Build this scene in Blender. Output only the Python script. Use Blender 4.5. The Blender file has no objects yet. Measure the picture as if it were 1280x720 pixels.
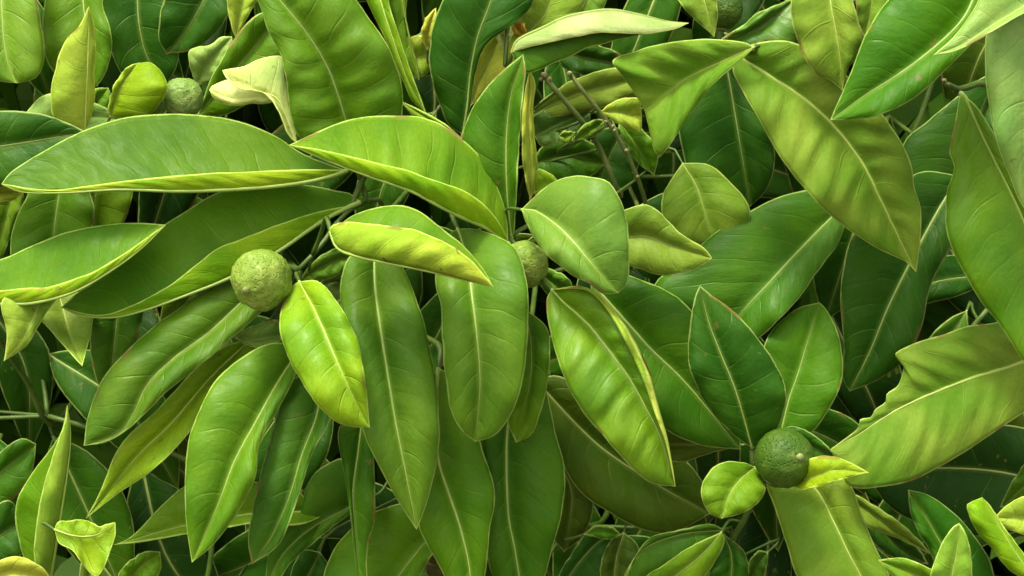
import bpy, math, random
import numpy as np
from mathutils import Vector, Matrix
from mathutils import noise as mnoise

scene = bpy.context.scene
col = scene.collection
rng = random.Random(7)
NR = np.random.RandomState(11)

# ------------------------------------------------------------------ camera
PITCH = math.radians(-16)
CAM = Vector((0.0, 0.0, 1.50))
DIST = 0.72                       # metres from lens to the main layer of leaves
WIDE = 0.50                       # metres of foliage across the frame at that distance
cam_d = bpy.data.cameras.new('camera')
cam = bpy.data.objects.new('camera', cam_d)
col.objects.link(cam)
cam.location = CAM
cam.rotation_euler = (math.radians(90) + PITCH, 0, 0)
cam_d.sensor_width = 36.0
cam_d.lens = 36.0 * DIST / WIDE
cam_d.clip_start = 0.01
cam_d.clip_end = 600.0
scene.camera = cam
RIGHT = np.array([1.0, 0, 0])
FWD = np.array([0, math.cos(PITCH), math.sin(PITCH)])
UP = np.array([0, -math.sin(PITCH), math.cos(PITCH)])
CAMV = np.array(CAM)

# ------------------------------------------------------------------ sky, sun, exposure
SUN_EL, SUN_AZ = math.radians(74), math.radians(238)   # soft sun behind a bright overcast, over the viewer's shoulder
world = bpy.data.worlds.new('World')
scene.world = world
world.use_nodes = True
wn, wl = world.node_tree.nodes, world.node_tree.links
wn.clear()
sky = wn.new('ShaderNodeTexSky')
sky.sky_type = 'NISHITA'
sky.sun_disc = False
sky.sun_elevation = SUN_EL
sky.sun_rotation = SUN_AZ
sky.dust_density = 4.0
hs = wn.new('ShaderNodeHueSaturation')
hs.inputs['Saturation'].default_value = 0.12
bg = wn.new('ShaderNodeBackground')
bg.inputs['Strength'].default_value = 0.15
wo = wn.new('ShaderNodeOutputWorld')
wl.new(sky.outputs[0], hs.inputs['Color'])
warm = wn.new('ShaderNodeMix')                  # the photograph's warm white balance
warm.data_type = 'RGBA'; warm.blend_type = 'MULTIPLY'
warm.inputs[0].default_value = 1.0
warm.inputs[7].default_value = (1.0, 0.98, 0.74, 1)
wl.new(hs.outputs[0], warm.inputs[6])
wl.new(warm.outputs[2], bg.inputs['Color'])
wl.new(bg.outputs[0], wo.inputs['Surface'])
sun_d = bpy.data.lights.new('sun', 'SUN')
sun_d.energy = 1.5
sun_d.angle = math.radians(12)
sun_d.color = (1.0, 0.96, 0.76)
sun = bpy.data.objects.new('sun', sun_d)
col.objects.link(sun)
sdir = Vector((math.sin(SUN_AZ) * math.cos(SUN_EL), math.cos(SUN_AZ) * math.cos(SUN_EL), math.sin(SUN_EL)))
sun.rotation_euler = sdir.to_track_quat('Z', 'Y').to_euler()
sun.location = (0, 0, 6)
vs = scene.view_settings
vs.view_transform = 'Standard'
vs.look = 'None'
vs.exposure = 1.6
vs.gamma = 1.0
vs.use_curve_mapping = False
scene.cycles.max_bounces = 4
scene.cycles.diffuse_bounces = 3
scene.cycles.glossy_bounces = 2
scene.cycles.transmission_bounces = 3

# ------------------------------------------------------------------ materials
def nodes_of(name):
    m = bpy.data.materials.new(name)
    m.use_nodes = True
    nt = m.node_tree
    nt.nodes.clear()
    return m, nt

class G:
    """small node-graph writer"""
    def __init__(s, nt): s.nt = nt
    def n(s, kind, **kw):
        x = s.nt.nodes.new(kind)
        for k, v in kw.items(): setattr(x, k, v)
        return x
    def put(s, sock, v):
        if hasattr(v, 'is_output'): s.nt.links.new(v, sock)
        else: sock.default_value = v
    def m(s, op, a, b=0.0, c=0.0, clamp=False):
        x = s.n('ShaderNodeMath', operation=op, use_clamp=clamp)
        s.put(x.inputs[0], a); s.put(x.inputs[1], b); s.put(x.inputs[2], c)
        return x.outputs[0]
    def mix(s, f, a, b, mode='MIX'):
        x = s.n('ShaderNodeMix', data_type='RGBA', blend_type=mode)
        s.put(x.inputs[0], f); s.put(x.inputs[6], a); s.put(x.inputs[7], b)
        return x.outputs[2]
    def ramp(s, v, lo, hi, a=0.0, b=1.0):
        x = s.n('ShaderNodeMapRange', interpolation_type='SMOOTHSTEP')
        s.put(x.inputs[0], v); s.put(x.inputs[1], lo); s.put(x.inputs[2], hi)
        s.put(x.inputs[3], a); s.put(x.inputs[4], b)
        return x.outputs[0]
    def shift(s, vec, w):
        if not hasattr(w, 'is_output') and w == 0.0: return vec
        key = (vec.node.name, w.node.name if hasattr(w, 'is_output') else w)
        memo = s.__dict__.setdefault('memo', {})
        if key not in memo:
            x = s.n('ShaderNodeVectorMath', operation='ADD')
            s.put(x.inputs[0], vec)
            if hasattr(w, 'is_output'): s.put(x.inputs[1], w)
            else: x.inputs[1].default_value = (w, w * 2, w * 3)
            memo[key] = x.outputs[0]
        return memo[key]
    def noise(s, vec, w, scale, detail=3.0, rough=0.5):
        x = s.n('ShaderNodeTexNoise', noise_dimensions='3D')
        s.put(x.inputs['Vector'], s.shift(vec, w))
        x.inputs['Scale'].default_value = scale
        x.inputs['Detail'].default_value = detail
        x.inputs['Roughness'].default_value = rough
        return x.outputs['Fac']

def leaf_material(name, under):
    m, nt = nodes_of(name)
    g = G(nt)
    info = g.n('ShaderNodeObjectInfo')
    rnd = g.m('MULTIPLY', info.outputs['Random'], 37.0)
    if under: base = g.n('ShaderNodeAttribute', attribute_name='under_rgb', attribute_type='GEOMETRY').outputs['Color']
    else: base = info.outputs['Color']
    obj = g.n('ShaderNodeTexCoord').outputs['Object']
    def attr(n): return g.n('ShaderNodeAttribute', attribute_name=n, attribute_type='GEOMETRY').outputs['Fac']
    ed, md, uu, vv, ln = attr('edge_mm'), attr('rib_mm'), attr('across'), attr('along'), attr('vein_count')
    au = g.m('ABSOLUTE', uu)
    side = g.m('MULTIPLY', g.m('GREATER_THAN', uu, 0.0), 0.45)
    wob = g.m('MULTIPLY', g.m('SUBTRACT', g.noise(obj, rnd, 42.0, 1.0), 0.5), 0.09)
    # side veins leave the rib at an angle and arch towards the tip
    ph = g.m('MULTIPLY', g.m('ADD', g.m('SUBTRACT', vv, g.m('MULTIPLY', g.m('POWER', au, 1.35), 0.13)), wob), ln)
    fr = g.m('FRACT', g.m('ADD', ph, side))
    dist = g.m('ABSOLUTE', g.m('SUBTRACT', fr, 0.5))                 # 0 on a vein, .5 between veins
    fade = g.m('MULTIPLY', g.ramp(au, 0.02, 0.12), g.ramp(au, 0.72, 0.98, 1.0, 0.0))
    band = g.noise(obj, rnd, 60.0, 1.0)
    patchy = g.ramp(band, 0.42, 0.66)
    vein = g.m('MULTIPLY', g.m('MULTIPLY', g.ramp(dist, 0.0, 0.05, 1.0, 0.0), fade), g.m('ADD', 0.15, g.m('MULTIPLY', patchy, 0.85)))
    quilt = g.m('MULTIPLY', g.m('POWER', g.m('MULTIPLY', dist, 2.0), 0.6), fade)
    mot = g.noise(obj, rnd, 26.0, 2.0, 0.6)
    cell = g.n('ShaderNodeTexVoronoi')                                # oil glands and the finest net of veins
    cell.inputs['Scale'].default_value = 520.0
    nt.links.new(obj, cell.inputs['Vector'])
    fine = cell.outputs['Distance']
    cv = g.n('ShaderNodeCombineXYZ')                                  # streaks that run with the side veins
    g.put(cv.inputs[0], ph); g.put(cv.inputs[1], g.m('MULTIPLY', au, 1.1)); g.put(cv.inputs[2], g.m('MULTIPLY', side, 20.0))
    streak = g.noise(cv.outputs[0], rnd, 2.4, 4.0, 0.62)
    gain = 1.30 if under else 1.0
    c = g.mix(g.ramp(mot, 0.30, 0.70), g.mix(1.0, base, (0.70, 0.84, 0.7, 1) if not under else (0.62, 0.82, 0.6, 1), 'MULTIPLY'), g.mix(1.0, base, (1.28, 1.14, 1.2, 1) if not under else (1.3, 1.16, 1.6, 1), 'MULTIPLY'))
    c = g.mix(g.m('MULTIPLY', g.ramp(streak, 0.35, 0.68), 0.27), c, g.mix(1.0, c, (0.74, 0.82, 0.75, 1), 'MULTIPLY'))
    c = g.mix(g.m('MULTIPLY', g.ramp(fine, 0.15, 0.75), 0.40), c, g.mix(1.0, c, (0.78, 0.82, 0.8, 1), 'MULTIPLY'))
    pale = g.mix(0.55, g.mix(1.0, base, (1.9, 1.6, 1.8, 1), 'MULTIPLY'), (0.26, 0.33, 0.075, 1))
    c = g.mix(g.m('MULTIPLY', vein, 0.26 if not under else 0.24), c, pale)
    ribglow = g.m('MULTIPLY', g.ramp(md, 0.5, 2.2, 1.0, 0.0), 0.35)
    c = g.mix(ribglow, c, pale)
    wn_ = g.m('ADD', 0.45, g.m('MULTIPLY', band, 0.9))
    wn_ = g.m('MULTIPLY', wn_, g.ramp(streak, 0.3, 0.6, 0.45, 1.1))
    rim = g.ramp(ed, g.m('MULTIPLY', wn_, 0.35), wn_, 1.0, 0.0)
    c = g.mix(g.m('MULTIPLY', rim, 0.85), c, g.mix(0.6, g.mix(1.0, base, (2.4, 2.0, 2.4, 1), 'MULTIPLY'), (0.55, 0.63, 0.24, 1)))
    spot = g.ramp(g.noise(obj, g.m('ADD', rnd, 3.0), 230.0, 1.0), 0.71, 0.76)
    c = g.mix(g.m('MULTIPLY', spot, g.ramp(info.outputs['Random'], 0.3, 1.0, 0.0, 0.75)), c, (0.17, 0.14, 0.04, 1))
    dry = g.m('MULTIPLY', g.m('MULTIPLY', g.ramp(ed, 0.4, 2.2, 1.0, 0.0), g.ramp(band, 0.63, 0.70)), g.m('GREATER_THAN', info.outputs['Random'], 0.35))
    c = g.mix(g.m('MULTIPLY', dry, 0.75), c, (0.24, 0.15, 0.05, 1))
    h = g.m('ADD', g.m('MULTIPLY', quilt, 0.42 if not under else 0.7), g.m('MULTIPLY', vein, -0.35 if not under else 0.5))
    h = g.m('ADD', h, g.m('MULTIPLY', streak, 1.0))
    bump = g.n('ShaderNodeBump')
    bump.inputs['Strength'].default_value = 0.55
    bump.inputs['Distance'].default_value = 0.0011
    nt.links.new(h, bump.inputs['Height'])
    p = g.n('ShaderNodeBsdfPrincipled')
    nt.links.new(c, p.inputs['Base Color'])
    r0 = 0.47 if not under else 0.56
    nt.links.new(g.ramp(streak, 0.32, 0.68, r0 - 0.08, r0 + 0.16), p.inputs['Roughness'])
    nt.links.new(g.m('MULTIPLY', info.outputs['Alpha'], 1.0 if not under else 0.6), p.inputs['Specular IOR Level'])
    nt.links.new(bump.outputs[0], p.inputs['Normal'])
    tr = g.n('ShaderNodeBsdfTranslucent')
    tc = g.mix(1.0, c, (1.38, 1.32, 0.5, 1), 'MULTIPLY')
    nt.links.new(tc, tr.inputs['Color'])
    nt.links.new(bump.outputs[0], tr.inputs['Normal'])
    mx = g.n('ShaderNodeMixShader')
    mx.inputs[0].default_value = 0.40
    nt.links.new(p.outputs[0], mx.inputs[1]); nt.links.new(tr.outputs[0], mx.inputs[2])
    out = g.n('ShaderNodeOutputMaterial')
    nt.links.new(mx.outputs[0], out.inputs[0])
    return m

def rib_material():
    m, nt = nodes_of('leaf_rib')
    g = G(nt)
    base = g.n('ShaderNodeObjectInfo').outputs['Color']
    obj = g.n('ShaderNodeTexCoord').outputs['Object']
    c = g.mix(0.62, g.mix(1.0, base, (1.7, 1.5, 1.6, 1), 'MULTIPLY'), (0.42, 0.52, 0.15, 1))
    c = g.mix(g.ramp(g.noise(obj, 0.0, 120.0), 0.3, 0.7, 0.0, 0.35), c, g.mix(1.0, c, (0.6, 0.7, 0.6, 1), 'MULTIPLY'))
    p = g.n('ShaderNodeBsdfPrincipled')
    nt.links.new(c, p.inputs['Base Color'])
    p.inputs['Roughness'].default_value = 0.45
    tr = g.n('ShaderNodeBsdfTranslucent')
    nt.links.new(c, tr.inputs['Color'])
    mx = g.n('ShaderNodeMixShader'); mx.inputs[0].default_value = 0.2
    nt.links.new(p.outputs[0], mx.inputs[1]); nt.links.new(tr.outputs[0], mx.inputs[2])
    out = g.n('ShaderNodeOutputMaterial')
    nt.links.new(mx.outputs[0], out.inputs[0])
    return m

def plain_material(name, c1, c2, scale, rough, bump_d=0.0006, bscale=None, spec=0.4):
    m, nt = nodes_of(name)
    g = G(nt)
    obj = g.n('ShaderNodeTexCoord').outputs['Object']
    f = g.noise(obj, 0.0, scale, 4.0, 0.6)
    c = g.mix(g.ramp(f, 0.32, 0.68), c1, c2)
    p = g.n('ShaderNodeBsdfPrincipled')
    nt.links.new(c, p.inputs['Base Color'])
    p.inputs['Roughness'].default_value = rough
    p.inputs['Specular IOR Level'].default_value = spec
    b = g.n('ShaderNodeBump')
    b.inputs['Strength'].default_value = 0.7
    b.inputs['Distance'].default_value = bump_d
    nt.links.new(g.noise(obj, 4.0, bscale or scale * 3, 3.0, 0.6), b.inputs['Height'])
    nt.links.new(b.outputs[0], p.inputs['Normal'])
    out = g.n('ShaderNodeOutputMaterial')
    nt.links.new(p.outputs[0], out.inputs[0])
    return m

def peel_material(name, c1, c2, c3):
    m, nt = nodes_of(name)
    g = G(nt)
    obj = g.n('ShaderNodeTexCoord').outputs['Object']
    f = g.noise(obj, 1.0, 90.0, 4.0, 0.6)
    f2 = g.noise(obj, 5.0, 320.0, 3.0, 0.6)
    big = g.noise(obj, 8.0, 45.0, 2.0, 0.5)
    c = g.mix(g.ramp(f, 0.34, 0.66), c1, c2)
    c = g.mix(g.ramp(big, 0.35, 0.65, 0.0, 0.6), c, g.mix(1.0, c, (0.6, 0.8, 0.5, 1), 'MULTIPLY'))
    c = g.mix(g.m('MULTIPLY', g.ramp(f2, 0.56, 0.70), 0.6), c, c3)
    vo = g.n('ShaderNodeTexVoronoi')
    vo.inputs['Scale'].default_value = 620.0
    nt.links.new(obj, vo.inputs['Vector'])
    pit = g.ramp(vo.outputs['Distance'], 0.0, 0.42)
    c = g.mix(g.m('MULTIPLY', g.m('SUBTRACT', 1.0, pit), 0.35), c, g.mix(1.0, c, (0.5, 0.6, 0.5, 1), 'MULTIPLY'))
    b = g.n('ShaderNodeBump')
    b.inputs['Strength'].default_value = 0.8
    b.inputs['Distance'].default_value = 0.0009
    nt.links.new(g.m('ADD', g.m('MULTIPLY', pit, 0.5), g.m('MULTIPLY', f2, 0.9)), b.inputs['Height'])
    p = g.n('ShaderNodeBsdfPrincipled')
    nt.links.new(c, p.inputs['Base Color'])
    p.inputs['Roughness'].default_value = 0.5
    p.inputs['Specular IOR Level'].default_value = 0.25
    nt.links.new(b.outputs[0], p.inputs['Normal'])
    out = g.n('ShaderNodeOutputMaterial')
    nt.links.new(p.outputs[0], out.inputs[0])
    return m

MAT_UP = leaf_material('leaf_upper', False)
MAT_LO = leaf_material('leaf_underside', True)
MAT_RIB = rib_material()
MAT_TWIG = plain_material('green_twig', (0.036, 0.080, 0.008, 1), (0.070, 0.115, 0.016, 1), 90, 0.5)
MAT_OLDTWIG = plain_material('brown_green_twig', (0.06, 0.10, 0.014, 1), (0.11, 0.125, 0.03, 1), 140, 0.65)
MAT_BUD = plain_material('dry_bud_scar', (0.34, 0.30, 0.16, 1), (0.16, 0.13, 0.06, 1), 300, 0.7)
MAT_BARK = plain_material('bark', (0.05, 0.04, 0.028, 1), (0.11, 0.095, 0.07, 1), 60, 0.85, 0.003)
MAT_SOIL = plain_material('soil', (0.045, 0.033, 0.022, 1), (0.09, 0.068, 0.045, 1), 6, 0.95, 0.02)
MAT_CALYX = plain_material('calyx', (0.09, 0.14, 0.03, 1), (0.15, 0.19, 0.05, 1), 200, 0.55)
MAT_STYLE = plain_material('style_scar', (0.20, 0.24, 0.08, 1), (0.12, 0.13, 0.04, 1), 400, 0.6)

# ------------------------------------------------------------------ geometry helpers
SC = WIDE / 1280.0
def P(x, y, z=0.0):
    """photo column, row and height in cm above the main leaf layer -> point in the place"""
    d = DIST - np.asarray(z, float) / 100.0
    k = d / DIST * SC
    x = (np.asarray(x, float) - 640.0) * k
    y = (360.0 - np.asarray(y, float)) * k
    return CAMV + x[..., None] * RIGHT + y[..., None] * UP + d[..., None] * FWD

def pts(s):
    if isinstance(s, str):
        return np.array([[float(v) for v in q.split(',')] for q in s.split()])
    return np.asarray(s, float)

def spline(p, n):
    """Catmull-Rom through p, n samples even in length"""
    p = np.asarray(p, float)
    if len(p) == 2:
        return p[0] + (p[1] - p[0]) * np.linspace(0, 1, n)[:, None]
    q = np.vstack([2 * p[0] - p[1], p, 2 * p[-1] - p[-2]])
    out = []
    t = np.linspace(0, 1, 10, endpoint=False)[:, None]
    for i in range(1, len(q) - 2):
        a, b, c, d = q[i - 1], q[i], q[i + 1], q[i + 2]
        out.append(0.5 * (2 * b + (c - a) * t + (2 * a - 5 * b + 4 * c - d) * t * t + (3 * b - a - 3 * c + d) * t ** 3))
    out.append(p[-1:])
    o = np.vstack(out)
    s = np.concatenate([[0], np.cumsum(np.linalg.norm(np.diff(o, axis=0), axis=1))])
    u = np.linspace(0, s[-1], n)
    return np.stack([np.interp(u, s, o[:, k]) for k in range(o.shape[1])], 1)

def frames(path):
    tan = np.gradient(path, axis=0)
    tan /= np.linalg.norm(tan, axis=1)[:, None] + 1e-12
    ref = np.array([0.31, -0.9, 0.3])
    a = np.cross(tan, ref); a /= np.linalg.norm(a, axis=1)[:, None] + 1e-9
    return tan, a, np.cross(tan, a)

def tube(path, rad, sides=7, cap=True):
    path = np.asarray(path, float)
    n = len(path)
    rad = np.broadcast_to(np.asarray(rad, float), (n,))
    _, a, b = frames(path)
    th = np.linspace(0, 2 * math.pi, sides, endpoint=False)
    v = path[:, None, :] + rad[:, None, None] * (np.cos(th)[None, :, None] * a[:, None, :] + np.sin(th)[None, :, None] * b[:, None, :])
    v = v.reshape(-1, 3)
    f = []
    for i in range(n - 1):
        for k in range(sides):
            k2 = (k + 1) % sides
            f.append((i * sides + k, i * sides + k2, (i + 1) * sides + k2, (i + 1) * sides + k))
    if cap:
        f.append(tuple(range(sides - 1, -1, -1)))
        f.append(tuple((n - 1) * sides + k for k in range(sides)))
    return v, f

def mesh_from(name, parts, mats):
    """parts: list of (verts, faces, material index)"""
    vs_, fs, mi, off = [], [], [], 0
    for v, f, k in parts:
        vs_.append(np.asarray(v)); fs += [tuple(i + off for i in q) for q in f]; mi += [k] * len(f); off += len(v)
    me = bpy.data.meshes.new(name)
    me.from_pydata(np.vstack(vs_).tolist(), [], fs)
    for m in mats: me.materials.append(m)
    me.polygons.foreach_set('material_index', mi)
    me.polygons.foreach_set('use_smooth', [True] * len(fs))
    me.update()
    return me

WORLD_AT = {}
def place(name, me, at, parent=None, color=None, gloss=0.18):
    o = bpy.data.objects.new(name, me)
    col.objects.link(o)
    at = np.asarray(at, float)
    WORLD_AT[o.name] = at
    if parent is not None:
        o.parent = parent
        o.location = at - WORLD_AT[parent.name]
    else:
        o.location = at
    if color: o.color = (*color, gloss)
    return o

def tag(o, label=None, cat=None, group=None, kind=None):
    if label: o['label'] = label
    if cat: o['category'] = cat
    if group: o['group'] = group
    if kind: o['kind'] = kind
    return o

# ------------------------------------------------------------------ leaf builder
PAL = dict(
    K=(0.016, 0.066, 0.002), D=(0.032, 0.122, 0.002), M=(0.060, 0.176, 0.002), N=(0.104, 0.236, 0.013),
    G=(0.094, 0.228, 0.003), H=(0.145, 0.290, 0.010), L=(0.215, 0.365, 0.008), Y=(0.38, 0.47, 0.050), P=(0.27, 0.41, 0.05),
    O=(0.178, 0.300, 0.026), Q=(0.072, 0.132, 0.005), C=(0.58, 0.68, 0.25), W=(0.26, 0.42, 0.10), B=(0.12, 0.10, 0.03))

def smooth_noise(n, k, seed):
    r = np.random.RandomState(seed)
    return np.interp(np.linspace(0, 1, n), np.linspace(0, 1, k), r.uniform(-1, 1, k))

def leaf_mesh(mid, A, B, z, e, bow, flip, roll, rows, cols, thick, wave, seed, node=None, petiole=True, quilt=0.03, under=(.2, .3, .05)):
    """mid, A, B: outline curves (rib and the two margins, stalk to tip) in photo columns/rows;
    z: height of the rib in cm; e: how far each margin rises over the rib; bow: swelling of each half."""
    n = rows
    t = np.linspace(0, 1, n)
    m = spline(mid, n)
    EA = spline(np.vstack([mid[:1], A, mid[-1:]]), n)
    EB = spline(np.vstack([mid[:1], B, mid[-1:]]), n)
    jw = np.sin(math.pi * t) ** 0.5
    for E, sd in ((EA, 1), (EB, 2)):
        nrm = E - m
        L = np.linalg.norm(nrm, axis=1)[:, None] + 1e-6
        E += nrm / L * ((smooth_noise(n, 14, seed + sd) * 0.9 + smooth_noise(n, 26, seed + sd + 5) * 0.5) * jw)[:, None]
    zz = spline(np.stack([np.linspace(0, 1, len(z)), np.asarray(z, float)], 1), n)
    zm = np.interp(t, zz[:, 0], zz[:, 1]) if len(z) > 2 else np.interp(t, [0, 1], z)
    wA = np.linalg.norm(EA - m, axis=1); wB = np.linalg.norm(EB - m, axis=1)
    s = np.linspace(0, 1, cols + 1) ** 0.85
    def half(E, w, off, bw, ph):
        pr = (w / (w.max() + 1e-6))[:, None]
        xy = m[:, None, :] + (E - m)[:, None, :] * s[None, :, None]
        zd = zm[:, None] + off * s[None, :] * pr + bw * 4 * (s * (1 - s))[None, :] * pr
        zd = zd + wave * (s ** 2)[None, :] * pr * (np.sin(2 * math.pi * (t * 2.6 + ph)) + 0.6 * np.sin(2 * math.pi * (t * 5.3 + ph * 1.7)))[:, None]
        lm = np.linalg.norm(np.diff(m, axis=0), axis=1).sum() * SC
        vc = max(5.0, min(11.0, lm / 0.0130))
        pk = (t[:, None] - 0.13 * s[None, :] ** 1.35 + 0.012 * np.sin(t * 31 + ph * 20)[:, None]) * vc + (0.45 if ph > 1 else 0.0)
        amp = np.interp(t, [0, .1, .9, 1], [0, 1, 1, 0])[:, None] * (np.clip(s * 6, 0, 1) * np.clip((1 - s) * 3, 0, 1))[None, :] * pr
        zd = zd + (-1 if flip else 1) * quilt * amp * np.sin(math.pi * (pk - 0.5)) ** 2
        return P(xy[..., 0], xy[..., 1], zd), zd
    r = np.random.RandomState(seed)
    gA, zA = half(EA, wA, e[0], bow[0], r.rand())
    gB, zB = half(EB, wB, e[1], bow[1], 1 + r.rand())
    uA, uB = np.broadcast_to(-s, (n, cols + 1)), np.broadcast_to(s, (n, cols + 1))
    grid = [gA[:, ::-1], gB[:, 1:]]
    us = [uA[:, ::-1], uB[:, 1:]]
    if roll is not None:                       # margin of half B rolled back over the blade
        C, rz = roll
        EC = spline(np.vstack([mid[:1], C, mid[-1:]]), n)
        k = np.linspace(0, 1, 5)[1:]
        xy = EB[:, None, :] + (EC - EB)[:, None, :] * k[None, :, None]
        zd = zB[:, -1:] + rz * np.sin(k * math.pi * 0.6)[None, :] * np.sin(math.pi * t)[:, None] ** 0.4
        grid.append(P(xy[..., 0], xy[..., 1], zd)); us.append(np.broadcast_to(1.0 - k * 0.12, (n, 4)))
    g = np.concatenate(grid, 1)
    U = np.concatenate(us, 1)
    W = g.shape[1]
    du = np.gradient(g, axis=1); dv = np.gradient(g, axis=0)
    nr = np.cross(du, dv)
    ll = np.linalg.norm(nr, axis=2)
    bad = ll < 1e-10
    nr = nr / (ll[..., None] + 1e-12)
    # blunt ends: borrow the neighbouring row's normal
    nr[0] = nr[1]; nr[-1] = nr[-2]
    # which way is up: half A shows its upper face to the viewer unless flip
    view = CAMV - g[n // 2, cols // 2]
    sgn = 1.0 if np.dot(nr[n // 2, cols // 2], view) > 0 else -1.0
    if flip: sgn = -sgn
    nr = nr * sgn
    h = thick / 2000.0
    tap = 1.0
    top = g + nr * h * tap; bot = g - nr * h * tap
    idx = np.arange(n * W).reshape(n, W)
    quads = np.stack([idx[:-1, :-1], idx[:-1, 1:], idx[1:, 1:], idx[1:, :-1]], -1).reshape(-1, 4)
    if sgn < 0: quads = quads[:, ::-1]
    N0 = n * W
    fT = quads; fB = quads[:, ::-1] + N0
    ring = np.concatenate([idx[0, :], idx[1:, -1], idx[-1, -2::-1], idx[-2:0:-1, 0]])
    r2 = np.roll(ring, -1)
    wall = np.stack([ring, ring + N0, r2 + N0, r2], -1)
    if sgn < 0: wall = wall[:, ::-1]
    # rib and stalk, one tapering cord
    rib = g[:, cols]
    lenm = np.linalg.norm(np.diff(rib, axis=0), axis=1).sum()
    pr = np.interp(t, [0, 0.06, 0.5, 1], [1.0, 0.92, 0.66, 0.20]) * 1e-3 * min(1.25, max(0.55, lenm / 0.10))
    rpath = rib; rr = pr
    if petiole:
        d0 = rib[0] - rib[2]; d0 /= np.linalg.norm(d0) + 1e-9
        plen = 0.010
        p1 = rib[0] + d0 * plen * 0.5
        if node is not None:
            p3 = np.asarray(node, float)
            p2 = rib[0] + d0 * min(plen, 0.5 * np.linalg.norm(p3 - rib[0])) + FWD * 0.004
            st = spline(np.vstack([p3, 0.5 * (p3 + p2) + FWD * 0.003, p2, rib[0]]), 9)[:-1]
        else:
            st = spline(np.vstack([rib[0] + d0 * plen + FWD * 0.006, p1 + FWD * 0.001, rib[0]]), 6)[:-1]
        rpath = np.vstack([st, rib]); rr = np.concatenate([np.full(len(st), pr[0] * 1.25), pr])
    rv, rf = tube(rpath, rr, 6)
    at = rib[0].copy()
    allv = np.vstack([top.reshape(-1, 3), bot.reshape(-1, 3), rv]) - at
    faces = fT.tolist() + fB.tolist() + wall.tolist() + [tuple(i + 2 * N0 for i in q) for q in rf]
    nst = (len(rpath) - n) * 6
    mi = [0] * len(fT) + [1] * len(fB) + [2] * len(wall) + [3] * nst + [2] * (len(rf) - nst)
    me = bpy.data.meshes.new('leaf')
    me.from_pydata(allv.tolist(), [], faces)
    for mm in (MAT_UP, MAT_LO, MAT_RIB, MAT_TWIG): me.materials.append(mm)
    me.polygons.foreach_set('material_index', mi)
    me.polygons.foreach_set('use_smooth', [True] * len(faces))
    aU = np.abs(U)
    wloc = np.where(U < 0, wA[:, None], wB[:, None]) * SC * 1000.0
    edge = (1 - aU) * wloc
    ribd = aU * wloc
    nt_ = len(rv)
    for nm, arr in (('edge_mm', edge), ('rib_mm', ribd), ('across', U), ('along', np.broadcast_to(t[:, None], U.shape)),
                    ('vein_count', np.full(U.shape, max(5.0, min(11.0, lenm / 0.0130))))):
        a = me.attributes.new(nm, 'FLOAT', 'POINT')
        a.data.foreach_set('value', np.concatenate([np.asarray(arr).ravel(), np.asarray(arr).ravel(), np.zeros(nt_)]).astype(np.float32))
    a = me.attributes.new('under_rgb', 'FLOAT_VECTOR', 'POINT')
    a.data.foreach_set('vector', np.tile(np.asarray(under, np.float32), len(allv)))
    me.update()
    return me, at

BRANCH = {}
LEAVES = []
def nearest_on(path, p):
    d = np.linalg.norm(path - p, axis=1)
    return path[int(d.argmin())], float(d.min())

def jitter(c, seed, amt=0.10):
    r = np.random.RandomState(seed + 99)
    k = 1 + r.uniform(-amt, amt)
    return tuple(max(0.004, x * k * (1 + r.uniform(-0.06, 0.06))) for x in c)

COUNT = [0]
def L(shoot, colour, mid, A, B, z, e=(0.3, 0.3), bow=(0.25, 0.25), flip=False, roll=None, rows=34, cols=8, wave=0.15, thick=0.34, attach=True, quilt=0.03, under=None, gloss=0.18):
    COUNT[0] += 1
    seed = COUNT[0] * 13
    mid, A, B = pts(mid), pts(A), pts(B)
    if roll is not None: roll = (pts(roll[0]), roll[1])
    br, path = BRANCH[shoot]
    zb = z[0]
    base = P(mid[0, 0], mid[0, 1], zb)
    node = None
    if attach:
        q, dd = nearest_on(path, base)
        if dd < 0.06: node = q
    c0 = jitter(PAL[colour] if isinstance(colour, str) else colour, seed)
    if under: un = jitter(PAL[under] if isinstance(under, str) else under, seed)
    elif flip: un = c0
    else: un = tuple(.6 * a + .4 * b for a, b in zip(c0, (.21, .30, .03)))
    me, at = leaf_mesh(mid, A, B, z, e, bow, flip, roll, rows, cols, thick, wave, seed, node, quilt=quilt, under=un)
    o = place('leaf', me, at, br, c0, gloss)
    LEAVES.append(o)
    return o

def auto_edges(mid, wa, wb, n=9):
    m = spline(mid, n + 2)
    tn = np.gradient(m, axis=0)
    tn /= np.linalg.norm(tn, axis=1)[:, None] + 1e-9
    nn = np.stack([tn[:, 1], -tn[:, 0]], 1)
    t = np.linspace(0, 1, n + 2)
    pf = np.sin(math.pi * t ** 0.88) ** 0.85
    return (m + nn * (wa * pf)[:, None])[1:-1], (m - nn * (wb * pf)[:, None])[1:-1]

def S(shoot, colour, mid, wa, wb, z, **kw):
    """leaf of regular outline: rib curve and half widths"""
    mid = pts(mid)
    A, B = auto_edges(mid, wa, wb)
    return L(shoot, colour, mid, A, B, z, **kw)

# ------------------------------------------------------------------ the ground under the tree
gn = 41
gx = np.linspace(-60, 60, gn)
gv, gf = [], []
for j in range(gn):
    for i in range(gn):
        gv.append((gx[i], gx[j] + 10, 0.05 * mnoise.noise((gx[i] * 0.3, gx[j] * 0.3, 0))))
for j in range(gn - 1):
    for i in range(gn - 1):
        a = j * gn + i
        gf.append((a, a + 1, a + gn + 1, a + gn))
ground = place('ground', mesh_from('ground', [(np.array(gv), gf, 0)], [MAT_SOIL]), (0, 0, 0))
tag(ground, 'bare brown soil under the citrus tree', 'ground', kind='structure')

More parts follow.
